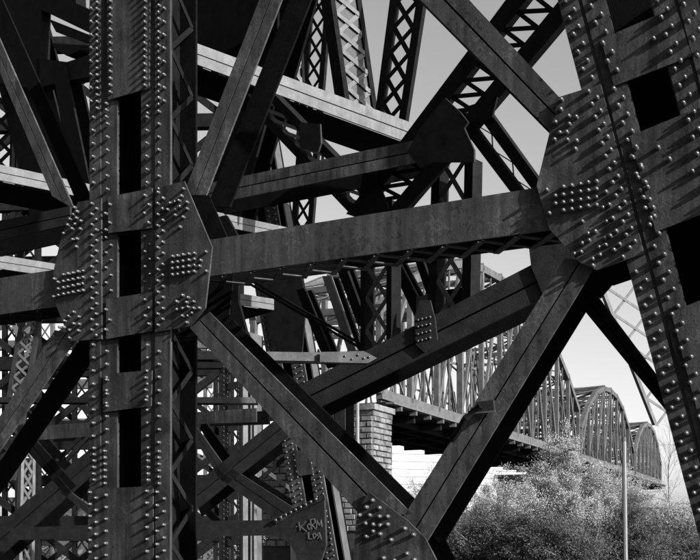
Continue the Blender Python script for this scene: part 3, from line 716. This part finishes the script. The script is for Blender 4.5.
# near pier carries the first span
Yp = 55.0
pier('weathered stone bridge pier under the start of the first span', (372.5 - 350) / F * Yp, Yp, 5.2, 2.6, ZC + .115 * Yp, 2.0, .32, .68)
Yq = 60.0
pier('lower stone pier glimpsed between the rear columns', (293 - 350) / F * Yq, Yq, 2.2, 2.0, ZC + (530 - 440) / F * Yq, 1.0, .4, .85, cap=False)
for Yy in (108.5, 141.5):
    c = BP(Yy, 0, -.5); t = thing('stone_pier', 'distant stone pier below the joint of two spans' if Yy < 120 else 'farthest stone pier hidden among bushes', 'bridge pier', c)
    MB().prism([c - DIR * 1.2, c + DIR * 1.2, c + DIR * 1.2 + PER * (WB + 1), c - DIR * 1.2 + PER * (WB + 1)], V((0, 0, -1)), ZD - 1.9).build('shaft', M_STONE, t)
    MB().prism([c - DIR * 1.5 - PER * .3 + V((0, 0, ZD - 1.88)), c + DIR * 1.5 - PER * .3 + V((0, 0, ZD - 1.88)), c + DIR * 1.5 + PER * (WB + 1.3) + V((0, 0, ZD - 1.88)), c - DIR * 1.5 + PER * (WB + 1.3) + V((0, 0, ZD - 1.88))], V((0, 0, 1)), .4).build('cap_course', M_STONE, t)

# pale warehouse under the bridge
Yw = 175.0
def XZ(x, y, Y): return V(((x - CX) / F * Y, Y, ZC + (HY - y) / F * Y))
nw = norm2(.35, -1)
t = thing('warehouse', 'long white clapboard building in full sun beneath the bridge deck', 'building', XZ(480, 530, Yw))
pw = pl(nw, Yw)
MB().prism([V((P(x, 530, pw).x, P(x, 530, pw).y, z)) for x, z in ((392, 0), (600, 0), (600, 17.5), (392, 17.5))], nw, 30).build('wall', M_WALL, t)
for k in range(12):
    z = 1 + k * 1.35
    a, b = P(392, 530, pw), P(600, 530, pw)
    MB().bar(V((a.x, a.y, z)) + nw * .12, V((b.x, b.y, z)) + nw * .12, nw, .12, .11).build('siding_board', M_WALL, t)
# pale house, lower left
Yh = 90.0
t = thing('house', 'pale house with dark windows glimpsed low beside the left column', 'building', XZ(70, 530, Yh))
ph = pl(NC, Yh)
def HB(x0, x1, y0, y1, o): return QP([(x0, y0), (x1, y0), (x1, y1), (x0, y1)], off(ph, o))
MB().prism(HB(46, 96, 502, 556, 0), NC, 8).build('wall', M_ROOF, t)
MB().prism(HB(52, 66, 506, 530, -.3), NC, .25).build('bay', M_PALE, t)
for x0 in (59, 68, 78): 
    wdw = MB().prism(HB(x0, x0 + 5, 509, 522, -.5), NC, .15).build('window', M_PALE, t)
    MB().prism(HB(x0 + .7, x0 + 4.3, 510, 521, -.54), NC, .03).build('pane', M_WIN, wdw)
rp = QP([(42, 503), (99, 503), (92, 492), (54, 492)], off(ph, -.8))
MB().prism(rp, NC, 9).build('roof', M_ROOF, t)
MB().prism(HB(72, 76, 484, 494, 2), NC, .8).build('chimney', M_STONE, t)

# poles
for lab, x, yt, Y, r in (('pale thin lamp pole in front of the stone pier', 357.5, 396, 40, .07), ('grey wooden utility pole standing in the bushes', 626, 441, 30, .065)):
    b = XZ(x, 530, Y); b.z = 0; tp = XZ(x - (0 if x < 400 else 2), yt, Y)
    t = thing('pole', lab, 'pole', b)
    MB().tube([b, tp], [r * 1.15, r]).build('shaft', M_POLE, t)
    MB().tube([tp, tp + V((0, 0, .12))], [r * 1.2, r * .8]).build('cap', M_GREY, t)
    if x > 400:
        MB().tube([tp + V((-.12, 0, -.25)), tp + V((.12, 0, -.25))], .025, 6).build('crossarm', M_GREY, t)
t = thing('power_line', 'thin wire strung from the utility pole across the sky', 'wire', XZ(624, 446, 30))
a, b = XZ(624, 446, 30), V((22, 38, 7.2))
MB().tube([lerp(a, b, i / 8) - V((0, 0, .5 * math.sin(math.pi * i / 8))) for i in range(9)], .006, 5).build('wire', M_GREY, t)

# ================================================================ VEGETATION
def leafmat(name, a, b):
    m = mat(name, (a + b) / 2, 0.22, .8, 2.0, 0, .03, 0, 12)
    n = m.node_tree; bs = n.nodes['Principled BSDF']; o = n.nodes['Material Output']
    tr = n.nodes.new('ShaderNodeBsdfTranslucent'); mx = n.nodes.new('ShaderNodeMixShader'); mx.inputs[0].default_value = .35
    n.links.new(bs.inputs['Base Color'].links[0].from_socket, tr.inputs[0])
    n.links.new(bs.outputs[0], mx.inputs[1]); n.links.new(tr.outputs[0], mx.inputs[2]); n.links.new(mx.outputs[0], o.inputs[0])
    return m
LM = [leafmat('leaf_pale', .34, .42), leafmat('leaf_mid', .09, .12), leafmat('leaf_dark', .05, .09)]
def bush(lab, x, Y, wpx, ytop, nleaf, mi=0, lsz=.11, name='bush', cat='bush', zlo=0.0, wisp=0.5, grp='bushes on the bank'):
    lsz *= 1.1; b = XZ(x, 530, Y); b.z = 0
    top = ZC + (HY - ytop) / F * Y; rx = wpx / 2 / F * Y
    t = thing(name, lab, cat, b, grp)
    st = MB(); tips = []
    ns = 34
    for i in range(ns):
        a = random.uniform(0, 2 * math.pi); rr = rx * math.sqrt(random.random())
        hh = top * random.uniform(.6, .97) * (1 - .4 * (rr / rx) ** 2)
        e = V((b.x + rr * math.cos(a), b.y + rr * math.sin(a) * .8, hh))
        s0 = b + V((math.cos(a) * rr * .3, math.sin(a) * rr * .3, -.1))
        mid = lerp(s0, e, .5) + V((random.uniform(-.3, .3), random.uniform(-.3, .3), .3))
        st.tube([s0, mid, e], [.06, .035, .008], 5); tips.append((s0, mid, e))
        for j in range(9):
            u = random.uniform(.3, 1); base = lerp(mid, e, (u - .5) * 2) if u > .5 else lerp(s0, mid, u * 2)
            d = V((random.gauss(0, 1), random.gauss(0, 1), random.uniform(.2, 1.4))).normalized() * random.uniform(.4, 1.0)
            st.tube([base, base + d], [.02, .004], 4); tips.append((base, base + d * .5, base + d))
    st.build('stems', M_BARK, t)
    cl = MB(); per = int(nleaf * 1.5) // len(tips)
    for s0, mid, e in tips:
        sz = random.uniform(.07, .22)
        for k in range(per):
            u = random.random() ** .6
            p0 = (lerp(mid, e, (u - .5) * 2) if u > .5 else lerp(s0, mid, u * 2)) + V((random.gauss(0, sz), random.gauss(0, sz), random.gauss(0, sz * .7)))
            if p0.z < .05: continue
            d = V((random.gauss(0, 1), random.gauss(0, 1), random.gauss(0, .7))).normalized()
            s_ = d.orthogonal().normalized(); ang = random.uniform(0, 6.28); s_ = (s_ * math.cos(ang) + d.cross(s_) * math.sin(ang)) * lsz * .3
            L_ = d * lsz * random.uniform(.7, 1.4); i0 = len(cl.v)
            cl.v += [p0, p0 + L_ * .5 + s_, p0 + L_, p0 + L_ * .5 - s_]; cl.f.append((i0, i0 + 1, i0 + 2, i0 + 3))
    cl.build('foliage', LM[mi], t)
    return t
bush('tall pale wispy bush rising highest under the truss', 562, 48, 92, 424, 80000, 0, .07)
bush('pale wispy bush left of the tallest, over the white building', 508, 46, 80, 462, 46000, 0, .06)
bush('thin pale bush by the foot of the stone pier', 430, 50, 80, 458, 20000, 0, .06)
bush('faint pale bush spreading low before the white building', 472, 52, 90, 478, 22000, 0, .06)
bush('mid grey bush behind the utility pole', 622, 56, 90, 456, 44000, 0, .07)
bush('thin pale bush at the right beside the leaning leg', 668, 50, 60, 484, 14000, 0, .06)
bush('dark leafy bush low in front, left of the wide gap', 505, 33, 90, 506, 36000, 1, .06)
bush('dark leafy bush low in front, centre of the gap', 560, 31, 90, 500, 36000, 1, .06)
bush('dark leafy bush low in front by the pole foot', 622, 33, 90, 504, 36000, 1, .06)
bush('dark bush in the bottom right under the leaning leg', 678, 34, 70, 510, 20000, 1, .06)
bush('dark bush seen just right of the bottom gusset', 458, 34, 50, 520, 14000, 1, .06)
bush('low bush behind the rear columns', 225, 52, 70, 524, 9000, 0, .07)
bush('low bush near the pale house', 40, 60, 90, 526, 9000, 1, .08)
# bare tree
def bare(lab, x, Y, ytop):
    b = XZ(x, 530, Y); b.z = 0; top = ZC + (HY - ytop) / F * Y
    t = thing('bare_tree', lab, 'tree', b); tr = MB(); br = MB()
    tr.tube([b, b + V((.1, 0, top * .35)), b + V((0, 0, top * .7))], [.1, .07, .03], 7)
    def rec(p, d, L, r, k):
        e = p + d * L; br.tube([p, e], [r, r * .5], 4)
        if k:
            for _ in range(4):
                dd = (d + V((random.gauss(0, .45), random.gauss(0, .45), random.gauss(.1, .3)))).normalized()
                rec(lerp(p, e, random.uniform(.4, 1)), dd, L * .62, r * .5, k - 1)
    for i in range(12):
        z = top * random.uniform(.3, .72); a = random.uniform(0, 6.28)
        rec(V((b.x, b.y, z)), V((math.cos(a) * .5, math.sin(a) * .5, 1)).normalized(), top * .22, .02, 3)
    tr.build('trunk', M_BARK, t); br.build('branches', M_BARK, t)
bare('bare leafless tree against the sky right of the far spans', 668, 75, 425)
